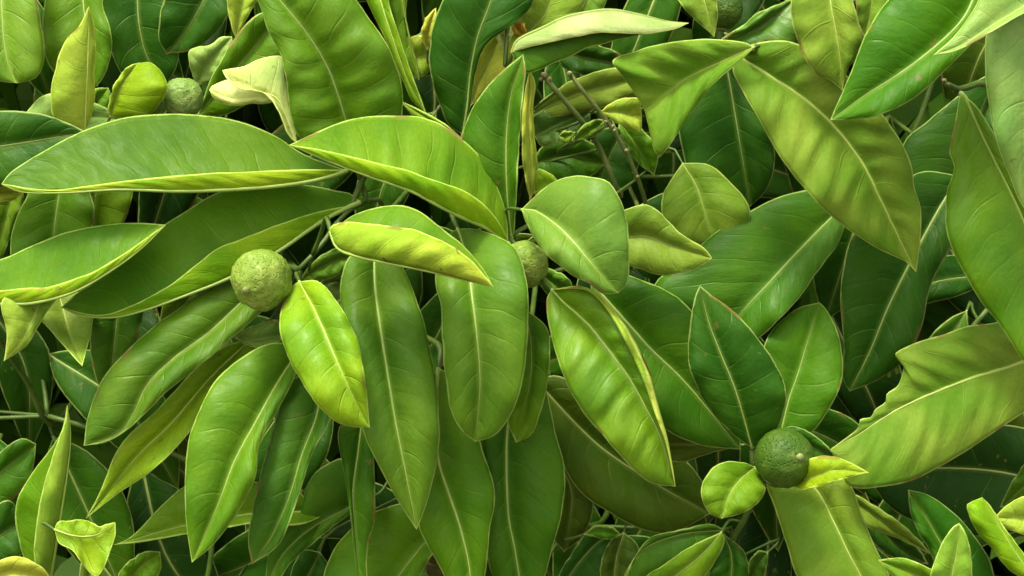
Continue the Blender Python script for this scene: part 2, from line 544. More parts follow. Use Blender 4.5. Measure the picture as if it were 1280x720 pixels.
# ------------------------------------------------------------------ the tree: trunk, limbs and leafy branches
TREE_AT = np.array([0.05, 1.55, 0.0])
tree = bpy.data.objects.new('citrus_tree', None)
col.objects.link(tree)
tree.location = TREE_AT
tree.empty_display_size = 0.2
WORLD_AT[tree.name] = TREE_AT
tag(tree, 'citrus tree with dense glossy green leaves filling the whole view', 'tree')

tp = spline(np.array([[0.05, 1.55, -0.10], [0.04, 1.54, 0.35], [0.08, 1.5, 0.75]]), 14)
v, f = tube(tp, np.linspace(0.085, 0.06, 14), 12)
place('trunk', mesh_from('trunk', [(v - TREE_AT, f, 0)], [MAT_BARK]), TREE_AT, tree)
LIMB = {}
def limb(key, p, r0, r1):
    q = spline(np.array(p), 26)
    v, f = tube(q, np.linspace(r0, r1, 26), 9)
    place('limb', mesh_from('limb', [(v - q[0], f, 0)], [MAT_BARK]), q[0], tree)
    LIMB[key] = q
limb('a', [[0.08, 1.5, 0.72], [-0.10, 1.38, 1.0], [-0.24, 1.24, 1.25], [-0.34, 1.12, 1.62]], 0.042, 0.012)
limb('b', [[0.08, 1.5, 0.70], [0.10, 1.36, 1.02], [0.06, 1.24, 1.28], [0.02, 1.14, 1.66]], 0.044, 0.012)
limb('c', [[0.08, 1.5, 0.68], [0.26, 1.38, 0.98], [0.32, 1.24, 1.22], [0.36, 1.12, 1.60]], 0.042, 0.012)
ALL_LIMB = np.vstack(list(LIMB.values()))

def branch(key, p, r_tip=0.9, r_base=2.6, label=None, mat=None):
    """p: photo points x,y,z from the tip of the shoot inwards; it is then led back to the nearest limb"""
    q = np.array([P(a, b, c) for a, b, c in p])
    d = np.linalg.norm(ALL_LIMB - q[-1], axis=1)
    t_ = ALL_LIMB[int(d.argmin())]
    mid_ = 0.55 * q[-1] + 0.45 * t_ + np.array([0, 0.02, -0.02])
    path = spline(np.vstack([q, mid_, t_]), 60)
    v, f = tube(path, np.linspace(r_tip, r_base, 60) * 1e-3, 8)
    o = place('branch', mesh_from('branch', [(v - path[0], f, 0)], [mat or MAT_TWIG]), path[0], tree)
    if label: o['label'] = label
    BRANCH[key] = (o, path)

branch('s1', [(372, 338, 5.4), (388, 322, 5.0), (408, 298, 4.4), (432, 266, 3.6), (470, 247, 2.4), (500, 250, -1)], 1.1, 2.6)
branch('s2', [(636, 296, 4.6), (640, 330, 3.0), (652, 380, 1.5), (660, 430, -2)], 1.1)
branch('s3', [(940, 562, 5.4), (942, 590, 5.0), (935, 640, 3.0), (905, 690, 0.5), (880, 740, -3)], 1.4, 2.8)
branch('s4', [(372, 184, 3.0), (330, 205, 2.2), (260, 200, 0.5), (230, 230, -3)], 0.9)
branch('s5', [(680, 95, 1.6), (702, 122, 1.3), (728, 152, 0.8), (752, 190, -0.5), (775, 240, -3)], 1.4, 1.7, mat=MAT_OLDTWIG)
branch('s5b', [(712, 92, 2.6), (735, 122, 2.4), (758, 150, 2.1), (780, 185, 1.6), (796, 220, 1.0), (806, 250, 0.0), (812, 290, -3)], 1.1, 1.5, mat=MAT_OLDTWIG)
branch('s6', [(1184, 106, 6.0), (1198, 112, 5.4), (1222, 104, 4.0), (1250, 90, 0)], 1.5)
branch('s6b', [(1040, -60, 7), (1090, -70, 5), (1130, -60, 0)], 1.2)
branch('s6c', [(942, 60, 6.4), (958, 52, 4.2), (985, 75, 1.0), (1010, 110, -3)], 1.2)
branch('s7', [(-60, 300, 3), (-40, 360, 2), (30, 470, -5), (80, 520, -10)], 1.2)
branch('s7b', [(40, 735, 5), (90, 745, 4), (180, 740, 0), (260, 720, -6)], 1.2)
branch('s8', [(1235, 760, 6), (1200, 770, 4), (1120, 740, 0), (1100, 700, -6)], 1.3)
branch('s9', [(470, 330, 3.0), (520, 420, 0), (560, 480, -4)], 1.2)
branch('s9b', [(455, 525, 3.0), (480, 540, 1), (540, 600, -4)], 1.0)
branch('s10', [(640, -60, 3), (680, -40, 1), (760, -10, -4)], 1.2)

# ---- leaves: top left
L('s4', 'H', '-5,-130 -2,-60 2,0 5,50 12,85 22,104', '28,-100 42,-40 47,0 53,40 55,75 45,97', '-40,-100 -52,-30 -50,40 -28,88 0,101', (1, 2.5, 3), e=(.4, .2), bow=(.5, .4), gloss=0.43)
L('s4', 'Y', '106,168 108,120 110,70 111,8', '70,150 64,122 69,88 80,55 100,32', '117,135 118,90 119,50 116,24', (3, 4, 4.4), e=(-.2, -.5), bow=(.4, .1), flip=True)
L('s4', 'G', '100,-70 104,0 111,60 116,110', '70,-40 55,10 56,65 72,95 100,108', '125,-40 129,5 140,50 135,85 124,105', (-1, 0, .5), e=(.4, .3))
L('s4', 'D', '180,-60 172,0 180,60 205,110', '130,-40 130,30 150,90 180,108', '215,-40 225,20 222,80', (-4, -3.6, -4), wave=.2)
L('s4', 'D', '285,-60 260,-10 235,35 208,68', '235,-50 205,0 198,45', '300,-20 275,35 240,62', (-3.4, -2.6, -3.0), e=(.5, .2))
L('s4', 'L', '138,146 146,118 157,98 172,79', '135,134 142,108 155,88 163,82', '178,147 200,130 210,106 192,80', (3, 3.6, 3.4), e=(.2, .8), bow=(.1, .6), under='H')
L('s4', 'G', '112,140 120,125 135,110', '108,128 118,112', '132,140 139,122', (2, 2.2, 2), rows=14, cols=5)
L('s4', 'W', '25,170 80,150 125,146 164,154', '34,140 62,116 110,126 142,140', '60,178 120,168 150,162', (2.4, 2.6, 2.4), e=(.2, .5))
L('s4', 'W', '246,106 256,88 275,62 290,46', '240,92 236,66 245,59 262,57 276,47', '262,104 280,90 292,65', (.6, 1, 1.2), e=(.3, .2), bow=(.4, .2))
L('s4', 'G', '248,144 280,104 312,66 350,18', '252,130 263,100 281,66 301,38 325,16', '285,142 330,112 358,60', (1, 2, 2), e=(.5, .3))
L('s4', 'Y', '296,48 300,18 312,-30', '290,35 284,5 290,-20', '310,20 326,-10', (1, 1.2, 1), rows=18)
L('s4', 'C', '371,180 358,146 345,122 318,112 278,88', '368,150 359,118 356,92 352,71 330,72 305,83', '360,168 348,138 330,116 300,111 284,98', (4.2, 4.4, 4.6, 4.8), e=(-.7, .5), bow=(.2, -.2), wave=.05)
L('s4', 'C', '345,122 318,122 290,124 262,112', '335,113 312,108 288,100 268,106', '338,128 315,130 290,132 268,124', (4.0, 4.2, 4.0), e=(-.5, -.3), rows=20, flip=True)
L('s1', 'G', '442,192 433,153 415,97 398,63 375,30 350,0 330,-25 318,-50', '400,188 369,165 361,125 357,95 350,66 335,38 326,12 316,-20', '495,178 504,135 502,105 497,85 482,52 460,22 430,-15 370,-45', (4.2, 5.4, 6, 5.6), e=(.5, .7), bow=(.5, .6), wave=.22, rows=72, cols=10, quilt=.14, gloss=0.28)
L('s10', 'L', '462,-60 476,0 492,50 510,100 532,140', '446,-40 458,0 480,45 500,92 514,124', '490,-40 486,0 500,48 516,96 526,122', (3, 3.6, 3.4), e=(-.6, .3))
L('s10', 'H', '500,-50 503,0 511,50 524,100', '484,-30 486,10 494,50 506,85', '512,-20 507,20 517,60 522,85', (2.6, 2.6, 2.4), e=(.2, -.4))
L('s10', 'Y', '500,70 515,72 530,68 540,62', '510,50 522,44 534,46', '512,92 524,96 536,88', (1, 1.4, 1), rows=16, e=(.4, .2))
L('s10', 'Y', '534,62 534,45 540,22 545,10', '528,50 528,34 534,20', '542,50 546,34', (1.8, 2, 2), rows=14, cols=5)
L('s2', 'D', '578,168 584,130 588,90 597,45 612,5 626,-40', '560,155 547,125 538,88 537,60 542,30 553,0 575,-30', '588,130 593,95 603,62 620,44 645,28 668,0 662,-30', (2.6, 3, 3.4, 3), e=(.3, .2), bow=(.4, .2), rows=40)
L('s10', 'Y', '587,134 600,95 620,55 645,5', '586,112 592,80 603,52 616,36', '605,118 632,92 650,60 656,25', (1.4, 1.8, 1.4), e=(.2, .5), flip=True)
L('s10', 'C', '632,60 628,45 622,30', '637,52 640,38', '625,58 620,45', (2.4, 2.5, 2.4), rows=12, cols=4)
L('s10', (0.62, 0.36, 0.02), '654,44 647,36 640,24', '658,38 652,27', '646,44 640,33', (2.2, 2.3, 2.2), rows=12, cols=4)
L('s2', 'L', '640,292 610,225 570,172 500,126', '632,250 600,195 560,158 530,140', '600,240 560,190 520,150', (3.4, 4.2, 4.4), e=(.2, .2))
L('s2', 'M', '640,300 634,240 633,175 639,118 654,68', '622,270 596,228 575,186 582,155 600,120 626,91', '644,280 646,230 649,180 654,120 658,90', (4.6, 5.4, 5.6, 6), e=(-.2, .6), bow=(.5, .1), rows=40)
L('s2', 'Y', '663,250 662,200 660,150 662,88', '656,220 652,170 655,120', '672,225 670,185 666,140 669,105', (3.2, 3.6, 3.8), e=(.2, -.4))
L('s2', 'L', '700,236 686,230 668,240', '694,222 676,211 668,220', '690,245 672,250', (4, 4, 4), rows=12, cols=4)
# the folded leaf in the middle and its long neighbours on the left
L('s2', 'H', '635,304 628,300 606,284 578,272 548,257 512,238 463,221 415,203 362,181', '634,280 628,250 614,218 594,190 570,167 545,152 515,145 480,144 440,149 400,163', '632,292 616,268 586,242 533,221 487,207 437,195 395,186', (5, 7.6, 8.6, 9), e=(-1.8, .15), bow=(-.2, .2), rows=72, cols=11, wave=.06, under='L', quilt=.12)
L('s1', (0.078, 0.195, 0.005), '434,213 415,220 380,228 320,235 230,239 150,237 80,241 28,240 2,230', '412,206 380,193 340,168 300,152 250,144 200,143 150,148 100,165 50,192 15,214', '428,212 380,212 320,215 213,220 120,231 60,237', (4.4, 6.4, 7.4, 7), e=(-2.0, .1), bow=(-.2, .1), rows=48, cols=11, wave=.05, under='L')
L('s7', 'D', '-150,195 -60,190 20,180 108,165', '-110,155 -50,138 0,139 45,141 80,152', '-100,230 -20,238 50,215', (3, 4, 4), e=(.3, .3))
L('s7', 'Y', '-60,232 -20,238 30,240', '-30,222 5,226', '-30,250 10,252', (3, 3.4, 3), rows=16)
L('s1', 'G', '450,253 432,261 400,278 345,316 290,346 233,369 180,388 140,397 100,394 77,384', '440,243 420,238 370,230 320,231 277,239 240,258 207,280 157,317 120,350 97,366', '436,257 400,264 360,276 320,291 267,314 213,356 160,383 120,394', (3.4, 4.8, 5.6, 5), e=(-1.0, .2), bow=(0, .1), rows=48, cols=11, under='L', wave=.06)
L('s7', 'G', '-130,380 -60,388 0,380 40,379 90,366 135,341 175,312 207,281', '-110,360 -50,344 0,325 40,307 90,288 140,280 180,279', '-90,374 -40,368 0,363 60,358 110,342 155,317 190,292', (5, 6.6, 7.4, 6.6), e=(-1.5, .1), bow=(-.1, .1), rows=44, cols=10, under='L', wave=.06)
L('s7', 'G', '78,205 76,230 71,262 66,300 58,350', '48,222 32,248 18,280 13,315 25,345', '105,225 118,265 105,310 80,340', (1.4, 2, 1.6), e=(.4, .3))
L('s7', 'H', '126,205 120,240 117,280 112,330', '100,225 88,260 92,305', '162,220 166,245 152,285 130,315', (.6, 1, .8), e=(.3, .4))
L('s7', 'H', '20,225 12,260 0,300 -12,330', '-10,235 -24,270 -20,310', '30,245 18,280 5,318', (1, 1.4, 1), e=(.2, .4))
L('s7', 'P', '60,350 45,390 28,425 5,451', '30,355 2,378 8,410 8,432', '75,365 55,395 35,430', (5.2, 6.6, 6.8), e=(.3, -.5), bow=(.3, .1))
L('s7', 'P', '72,362 80,390 88,420 103,458', '44,366 34,382 62,412 90,444', '98,366 117,384 115,412 108,438', (2.8, 4.2, 7.2), e=(.2, -.8), bow=(.4, .2))
L('s7', 'M', '152,360 147,395 142,440 136,500', '118,375 113,410 114,445 122,478', '180,370 177,400 168,440 152,480', (2, 2.4, 2))
L('s7', 'H', '248,350 228,378 200,404', '222,352 205,378', '252,372 228,398', (2.2, 2.4, 2), rows=18)
# below the left fruit
L('s1', 'G', '340,345 297,383 260,417 220,446 185,480 168,515 148,542 105,557', '318,340 290,348 253,365 213,393 167,430 128,475 110,520', '340,375 305,410 270,440 235,468 203,496 165,533 135,552', (4.2, 5, 5.6, 5.6), e=(-.3, .6), bow=(.5, .3), rows=44, cols=10, gloss=0.37)
L('s1', (0.23, 0.37, 0.012), '318,420 265,470 215,528 170,572 108,648', '272,438 228,478 192,518 150,556 130,605', '314,450 266,492 236,542 190,588 150,616', (3, 3.6, 4, 3.6), e=(.3, .9), bow=(.4, .2), rows=40)
L('s1', 'G', '372,440 345,482 320,527 293,577 273,630 240,703', '345,428 303,446 266,480 241,535 232,580 232,645', '372,462 350,508 327,550 317,600 297,642 265,682', (4.6, 6, 7, 7), e=(.2, .5), bow=(.5, .4), rows=44, cols=10, gloss=0.28)
L('s1', 'M', '392,462 398,510 377,570 362,620 340,670 315,705', '362,478 345,520 332,570 318,625 311,675', '412,485 414,522 389,570 373,622 350,678', (4, 5, 5.4, 5.4), e=(.2, .5), bow=(.4, .2), rows=40, gloss=0.37)
L('s1', 'L', '374,352 392,385 408,420 425,460 442,497 462,534', '362,362 350,392 351,420 364,455 385,490 410,520 438,533', '398,352 420,374 440,410 451,442 457,482', (6.4, 8.6, 9.6, 9.4), e=(.2, .3), bow=(.5, .4), rows=40, cols=10, quilt=.06, gloss=0.31)
L('s1', 'N', '468,318 469,360 477,420 485,470 495,530 507,590 521,662', '440,318 427,345 426,380 440,440 452,500 455,540 474,582 500,630', '492,318 507,341 520,374 534,418 545,473 549,530 546,575 537,618', (4.4, 6.6, 7, 6.6), e=(.3, .2), bow=(.5, .5), rows=48, cols=10, wave=.14, gloss=0.26)
L('s1', 'H', '413,290 422,310 445,320 480,328 530,338 575,349 616,358', '424,282 440,270 462,262 490,257 515,260 545,280 578,306 603,335', '413,284 420,280 440,278 500,284 540,295 575,314 602,340', (8.4, 10.6, 11, 10.6), e=(-1.6, .05), bow=(.2, .5), rows=44, cols=10, wave=.05, under=(0.45, 0.56, 0.05), quilt=.12)
L('s1', 'W', '290,419 320,425 352,418', '298,414 320,406 345,400', '302,428 325,435 348,428', (3.6, 3.8, 3.4), rows=18)
L('s1', 'N', '374,352 395,338 420,325 446,318', '382,338 402,318 430,308', '390,352 415,348 436,335', (3.4, 3.6, 3.2), rows=20)
L('s1', 'W', '395,360 415,350 438,352', '404,350 424,342', '405,375 430,372', (2.6, 2.8, 2.6), rows=14)
# hanging leaves in the middle
L('s2', 'N', '572,286 584,325 590,370 596,420 600,480 594,552', '556,300 544,345 551,382 553,425 557,470 563,512 576,537', '598,287 636,303 653,328 660,370 660,420 655,470 641,514 620,543', (5, 7.4, 8, 7.4), e=(.2, .4), bow=(.5, .5), rows=44, cols=10, wave=.14, gloss=0.26)
L('s2', 'G', '655,385 664,430 662,480 645,553', '648,420 642,470 634,520', '684,410 688,450 680,500 666,540', (4, 5, 5.2))
L('s9', 'G', '548,460 545,520 548,575 561,617 576,662 588,720 590,800', '528,490 522,560 522,630 526,665 545,700 570,750', '580,480 600,550 613,590 618,622 612,665 606,720', (3, 4.4, 5, 4.6), e=(.3, .4), bow=(.4, .4), rows=44)
L('s2', 'M', '655,440 640,500 633,555 635,640 644,690 660,790', '620,480 603,550 605,640 615,720', '680,480 696,545 706,592 703,640 690,688 676,735', (1.4, 2.6, 3, 2.6), e=(.3, .4), bow=(.4, .4), rows=44)
L('s2', (0.138, 0.268, 0.030), '652,262 672,265 700,285 721,307 746,337 773,366', '664,250 680,235 705,222 735,220 760,228 775,250 784,282 786,320 785,350', '664,292 685,320 710,340 735,354 755,367', (6.6, 8.6, 9.6, 9.6), e=(.2, .3), bow=(.5, .4), rows=40, cols=10, gloss=0.31)
L('s2', 'H', '690,362 705,378 735,405 760,436 785,470 806,507 826,548 844,608', '683,378 689,420 704,470 726,511 755,545 785,580 814,603', '725,358 752,370 775,398 796,432 813,470 824,510 836,555', (6.4, 8.4, 9, 8.8), e=(.4, .6), bow=(.5, .4), roll=('728,362 748,374 768,402 788,440 804,475 818,515 834,560', .65), rows=84, cols=10, wave=.2, quilt=.15, under='Y', gloss=0.37)
L('s2', 'M', '738,352 788,408 815,438 860,482 926,562', '768,340 800,350 830,362 862,386 892,440 920,510', '745,400 775,470 815,525 870,555', (2.6, 3.6, 4, 4), e=(.3, .2), bow=(.4, .4), rows=40)
L('s2', 'Q', '672,478 718,528 760,566 830,611 888,642', '700,470 770,510 840,560 880,605', '683,520 704,580 726,616 762,641 802,661 842,666', (-1.6, -1, -1), e=(.2, .3), bow=(.4, .4), rows=40)
L('s2', 'N', '672,340 690,352 716,372', '685,335 712,350', '672,352 690,372', (3.8, 4, 3.6), rows=16)
L('s2', 'Q', '930,556 880,556 820,556', '890,540 840,528', '890,566 845,578', (1.4, 1.6, 1), rows=20)
# top middle
L('s10', 'M', '640,66 648,50 680,34 705,22 735,15 765,12 800,18 832,26 861,29', '655,92 700,76 740,59 790,46 830,38', '646,63 700,50 745,42 800,43 840,38', (4, 5, 5.2, 5), e=(.1, 1.1), bow=(.1, .3), rows=40, wave=.06, under=(0.44, 0.56, 0.21))
L('s10', 'O', '650,48 680,20 700,-30', '640,20 660,-20', '690,36 722,20 735,-20', (1.5, 2, 2), flip=True)
L('s10', 'O', '745,-30 730,10 715,36', '715,-20 712,15', '760,-10 748,20', (.4, .6, .4))
L('s6c', 'O', '943,59 900,78 860,97 834,116 806,137', '925,52 880,49 838,53 800,62 767,75 775,90 792,115', '928,74 892,105 868,136 850,162 828,193 818,188 811,160', (7, 6.2, 5.4, 5), e=(.4, .5), bow=(.4, .5), flip=True, rows=64, cols=10, wave=.25, quilt=.2)
L('s6c', 'O', '922,70 960,94 1000,120 1040,155 1076,201 1097,242 1120,290 1145,340', '940,56 985,52 1030,72 1070,105 1105,145 1126,177 1138,205 1142,232 1151,265 1150,305', '916,88 927,112 946,146 966,181 986,211 1012,243 1052,281 1098,311 1130,326', (5.6, 6.4, 6.6, 6), e=(.3, .5), bow=(.5, .6), flip=True, rows=76, cols=11, wave=.25, quilt=.18)
L('s6b', 'O', '1036,-60 1038,0 1045,40 1050,75 1053,113', '1000,-40 989,0 990,25 997,50 1008,75 1022,93 1036,99', '1062,-40 1066,0 1073,25 1079,46 1072,70 1060,86', (7, 7.8, 8, 7.8), e=(.2, .3), bow=(.4, .4), flip=True, rows=38, quilt=.08)
L('s6b', 'O', '1090,-60 1090,0 1080,45', '1072,-30 1070,20', '1115,-30 1112,15 1095,38', (5, 5, 5), flip=True)
L('s6b', 'M', '1235,-60 1216,0 1198,31 1160,66 1120,95 1080,120 1038,150', '1160,-60 1117,-8 1098,15 1081,45 1070,72 1056,108 1044,136', '1255,-20 1240,20 1220,50 1190,80 1160,108 1130,130 1098,144 1062,150', (8, 9, 9.4, 9), e=(-.3, .7), bow=(.5, .3), rows=44, cols=10)
L('s6b', 'W', '1345,-45 1285,4 1240,32 1200,57 1167,69', '1300,-70 1240,-50 1225,-5 1212,20 1193,45', '1340,-10 1285,14 1240,39 1200,62', (10.5, 11.4, 12, 12), e=(-.5, .8), bow=(.4, .1), rows=38, gloss=0.37)
L('s6', 'W', '1300,-80 1292,0 1284,130 1283,263', '1250,-40 1236,10 1232,60 1233,105 1239,150 1250,190 1263,222 1274,250', '1330,-40 1335,60 1325,160 1300,235', (9, 10, 10.6, 10), e=(.3, -.6), bow=(.6, .5), rows=40, cols=10, gloss=0.50)
L('s6', (0.12, 0.27, 0.006), '1200,116 1208,125 1226,165 1246,206 1263,240 1282,282 1305,345 1335,500', '1196,140 1190,170 1187,192 1193,206 1190,222 1183,240 1183,290 1200,331 1225,375 1250,406 1277,447 1305,485', '1222,135 1250,180 1285,235 1320,300 1350,400', (5.6, 6.4, 7, 7.4), e=(.2, .4), bow=(.6, .4), rows=52, cols=10, gloss=0.31)
L('s6', 'D', '1248,92 1225,150 1195,230 1150,335', '1228,97 1195,122 1160,150 1129,180 1122,240 1132,300', '1260,140 1240,220 1190,310', (.6, 1.4, 1.2), e=(.3, .3), bow=(.4, .4))
L('s6', 'D', '1200,220 1170,268 1128,347 1107,391 1087,440 1062,489', '1150,215 1105,250 1066,292 1053,338 1050,383 1055,433 1052,468', '1212,255 1188,312 1164,357 1153,407 1135,445 1098,474', (1.6, 2.6, 3, 2.6), e=(.3, .4), bow=(.4, .4), rows=42, cols=10)
L('s8', 'O', '1370,410 1280,452 1220,471 1170,490 1120,513 1070,545 1038,562', '1340,385 1300,388 1243,403 1210,407 1177,418 1150,427 1119,441 1129,454 1128,466 1122,482 1109,492 1107,503 1094,512 1089,521 1075,524 1072,536', '1350,470 1280,516 1220,556 1180,580 1140,600 1100,609 1062,608 1052,588', (4, 4.6, 5.2, 5.2), e=(-.2, .6), bow=(.4, .5), flip=True, rows=96, cols=11, wave=.2, quilt=.18)
L('s6c', 'G', '898,54 945,36 1010,-15', '905,46 928,32 945,18 985,0', '925,66 985,62 1020,25', (3, 3.4, 3), e=(.4, .4), bow=(.5, .5), wave=.3, gloss=0.56)
L('s10', 'O', '868,-40 880,0 893,46', '838,-20 850,4 872,27', '898,-25 897,5 896,28', (2.8, 3.2, 3.2), flip=True)
L('s6c', 'D', '905,62 915,120 925,180 938,258', '862,110 848,150 860,215 890,245', '945,120 968,180 962,230', (-1, -.2, -.6), bow=(.4, .4), e=(.3, .3))
# middle right
L('s5b', 'O', '745,285 785,296 806,295 842,308 890,323', '770,268 800,256 819,260 836,278 860,298 880,310', '765,318 785,331 810,340 830,344 856,340 880,331', (4.6, 5.4, 5.6), e=(.4, .3), bow=(.3, .3))
L('s5b', 'O', '853,204 870,232 880,262 893,304', '838,226 828,248 830,275 848,297 872,305', '885,206 910,225 936,258 932,288 912,304', (1.8, 2.4, 2.4), e=(.3, .3), bow=(.4, .4))
L('s6c', 'M', '1062,252 1040,272 1000,312 960,355 925,393 900,434', '1030,236 995,240 960,252 900,286 850,330 818,357 840,395 875,425', '1056,284 1040,316 1010,356 985,388 945,426 920,434', (1.6, 2.6, 3, 2.6), e=(-.2, .8), bow=(.5, .3), rows=42, cols=10, gloss=0.28)
L('s3', 'D', '940,560 920,490 900,440 885,400 875,357', '920,546 892,517 870,482 861,450 862,410 868,374', '954,554 970,538 981,512 981,482 970,455 945,420 915,388 888,368', (5.6, 6.4, 6.6, 6.4), e=(.3, .3), bow=(.4, .4), rows=42, cols=10)
L('s3', 'M', '974,550 986,500 998,465 1015,407 1024,378', '958,530 948,480 957,425 992,388', '992,548 1016,538 1044,500 1054,465 1049,420 1033,388', (3.6, 3.2, 2.6), e=(.2, .9), bow=(.3, .3))
L('s3', 'H', '944,584 925,600 911,620 902,648', '928,578 908,577 890,585 879,602 877,622 886,641', '951,596 957,611 946,630 926,642', (6, 7.4, 7.8), e=(.2, .2), bow=(.3, .3), rows=28)
L('s3', 'L', '990,604 1015,597 1046,588 1086,591', '996,586 1015,572 1040,570 1062,578', '1000,612 1020,609 1045,601 1070,594', (6.6, 8.4, 8.6), e=(-.3, .5), bow=(.2, .1), rows=28)
L('s3', 'D', '965,545 1000,552 1046,574', '990,533 1018,544 1036,560', '985,575 1020,580', (5, 5, 4.8), rows=22)
L('s3', 'O', '985,585 1020,612 1042,652 1061,692 1080,730 1098,800', '958,600 967,630 976,656 986,690 1000,730 1040,785', '1040,592 1062,606 1076,640 1092,680 1112,722 1118,770', (3, 4, 4.6, 4.6), e=(.2, .2), bow=(.4, .4), rows=42)
# bottom right
L('s8', 'O', '1050,612 1090,642 1125,666 1164,693', '1070,618 1096,634 1122,651 1150,676', '1072,650 1090,662 1115,670 1142,682', (2, 2.4, 2.4), rows=28)
L('s8', 'D', '1085,640 1120,680 1160,705', '1110,652 1145,682', '1085,672 1120,700', (1, 1.2, 1), rows=24)
L('s8', 'D', '1205,780 1190,710 1165,660 1135,612', '1180,740 1163,690 1149,668 1138,640', '1240,745 1242,718 1232,690 1210,660 1188,638 1160,619', (4.4, 5, 5, 5), e=(.3, .2), bow=(.4, .4), rows=36)
L('s8', 'L', '1300,735 1272,695 1250,660 1228,622', '1262,712 1242,688 1220,662 1208,634 1216,627', '1300,715 1282,695 1258,662 1240,635', (5.4, 6, 6), e=(.4, -.4), bow=(.5, 0), rows=32)
L('s8', 'O', '1190,770 1190,720 1196,690 1199,654', '1160,750 1164,715 1178,678 1190,660', '1216,750 1215,718 1212,684 1206,664', (6.6, 7, 7), e=(.2, .2), flip=True)
L('s8', 'Y', '1330,660 1285,650 1243,647', '1320,615 1282,620 1258,632', '1320,690 1282,670 1258,660', (4, 4.6, 4.4), rows=26)
L('s8', 'H', '1210,755 1160,725 1098,700', '1190,722 1164,712 1130,698', '1170,750 1125,728', (6, 6.4, 6), rows=24)
L('s8', 'M', '1330,560 1290,600 1250,634', '1290,570 1264,604', '1310,610 1275,632', (2, 2.4, 2), rows=24)
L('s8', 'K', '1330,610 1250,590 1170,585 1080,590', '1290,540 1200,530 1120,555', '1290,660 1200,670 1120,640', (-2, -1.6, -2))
# bottom left
L('s7b', 'G', '58,745 66,705 76,642 84,590 88,545 84,507', '44,725 28,690 20,655 21,625 38,594 60,565 77,540', '50,725 42,690 50,625 66,570 80,532', (4.6, 6, 6.6, 7), e=(-1.1, .25), bow=(-.1, .35), rows=36, under='O')
L('s7b', 'L', '68,662 95,670 122,668 144,653', '75,652 108,650 123,658 135,655', '74,680 92,690 112,716 126,716 143,675', (7, 7.4, 7.4), e=(-.4, .4), bow=(.1, -.3), wave=.3, gloss=0.31)
L('s7b', 'Y', '-30,740 10,715 64,724', '-20,712 0,700 24,695 50,707', '0,745 40,740', (6.6, 7, 6.8), rows=24)
L('s1', 'H', '410,641 370,640 320,642 240,655 143,681', '390,630 365,612 300,600 240,605 207,627 167,669', '392,650 368,657 310,655 240,667 180,677', (1, 2, 2.4, 2), e=(-.2, .9), bow=(.3, .1), rows=36)
L('s7b', 'M', '-60,650 -10,600 20,575 45,555', '-40,600 -5,570 25,548', '-20,650 25,615 42,585', (1, 1.4, 1))
L('s7b', 'D', '-40,700 0,670 30,650', '-20,650 10,625', '-10,710 30,690', (2, 2.2, 2))
L('s7b', 'G', '150,745 175,710 200,690', '150,715 178,690', '175,740 200,715', (1.6, 2, 1.6))
L('s9b', 'M', '452,528 447,570 441,620 446,690 452,770', '434,522 422,540 427,575 436,625 443,690', '464,550 468,600 468,645 460,690 458,730', (3.4, 4, 4.2, 4), e=(.2, .3), rows=40)
L('s9b', 'M', '450,628 437,634 390,660 355,692 330,735', '438,575 405,582 385,605 372,640 340,680', '440,640 400,672 362,705 345,735', (1, 1.4, 1.2), e=(-.2, .4), bow=(.4, .2))
L('s9b', 'G', '555,652 528,682 500,718 470,770', '520,628 465,640 440,660 414,692 408,735', '556,672 535,700 515,735', (1.6, 2.2, 2.4), e=(.3, .4), bow=(.5, .2))
L('s9b', 'B', '600,740 570,715 530,700', '585,700 550,690', '570,740 535,720', (.4, .6, .4))
L('s9b', 'D', '400,690 385,720 360,760', '375,690 360,730', '412,712 395,745', (-1.6, -1.4, -1.4), rows=20)
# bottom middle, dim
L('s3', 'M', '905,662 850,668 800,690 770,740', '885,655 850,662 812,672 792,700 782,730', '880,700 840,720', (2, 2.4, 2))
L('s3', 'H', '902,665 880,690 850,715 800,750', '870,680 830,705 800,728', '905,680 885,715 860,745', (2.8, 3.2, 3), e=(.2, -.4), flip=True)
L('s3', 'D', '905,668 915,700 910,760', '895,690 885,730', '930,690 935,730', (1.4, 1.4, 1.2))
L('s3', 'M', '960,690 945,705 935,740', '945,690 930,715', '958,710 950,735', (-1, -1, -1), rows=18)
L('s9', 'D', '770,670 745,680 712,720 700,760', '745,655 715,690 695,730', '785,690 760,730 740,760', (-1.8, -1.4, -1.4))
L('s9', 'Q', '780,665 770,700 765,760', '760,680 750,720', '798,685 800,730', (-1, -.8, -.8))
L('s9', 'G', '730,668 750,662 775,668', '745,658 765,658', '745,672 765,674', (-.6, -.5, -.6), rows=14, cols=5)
L('s9', 'Q', '700,580 715,620 705,690', '690,610 685,660', '740,610 735,660', (-3, -2.6, -3))
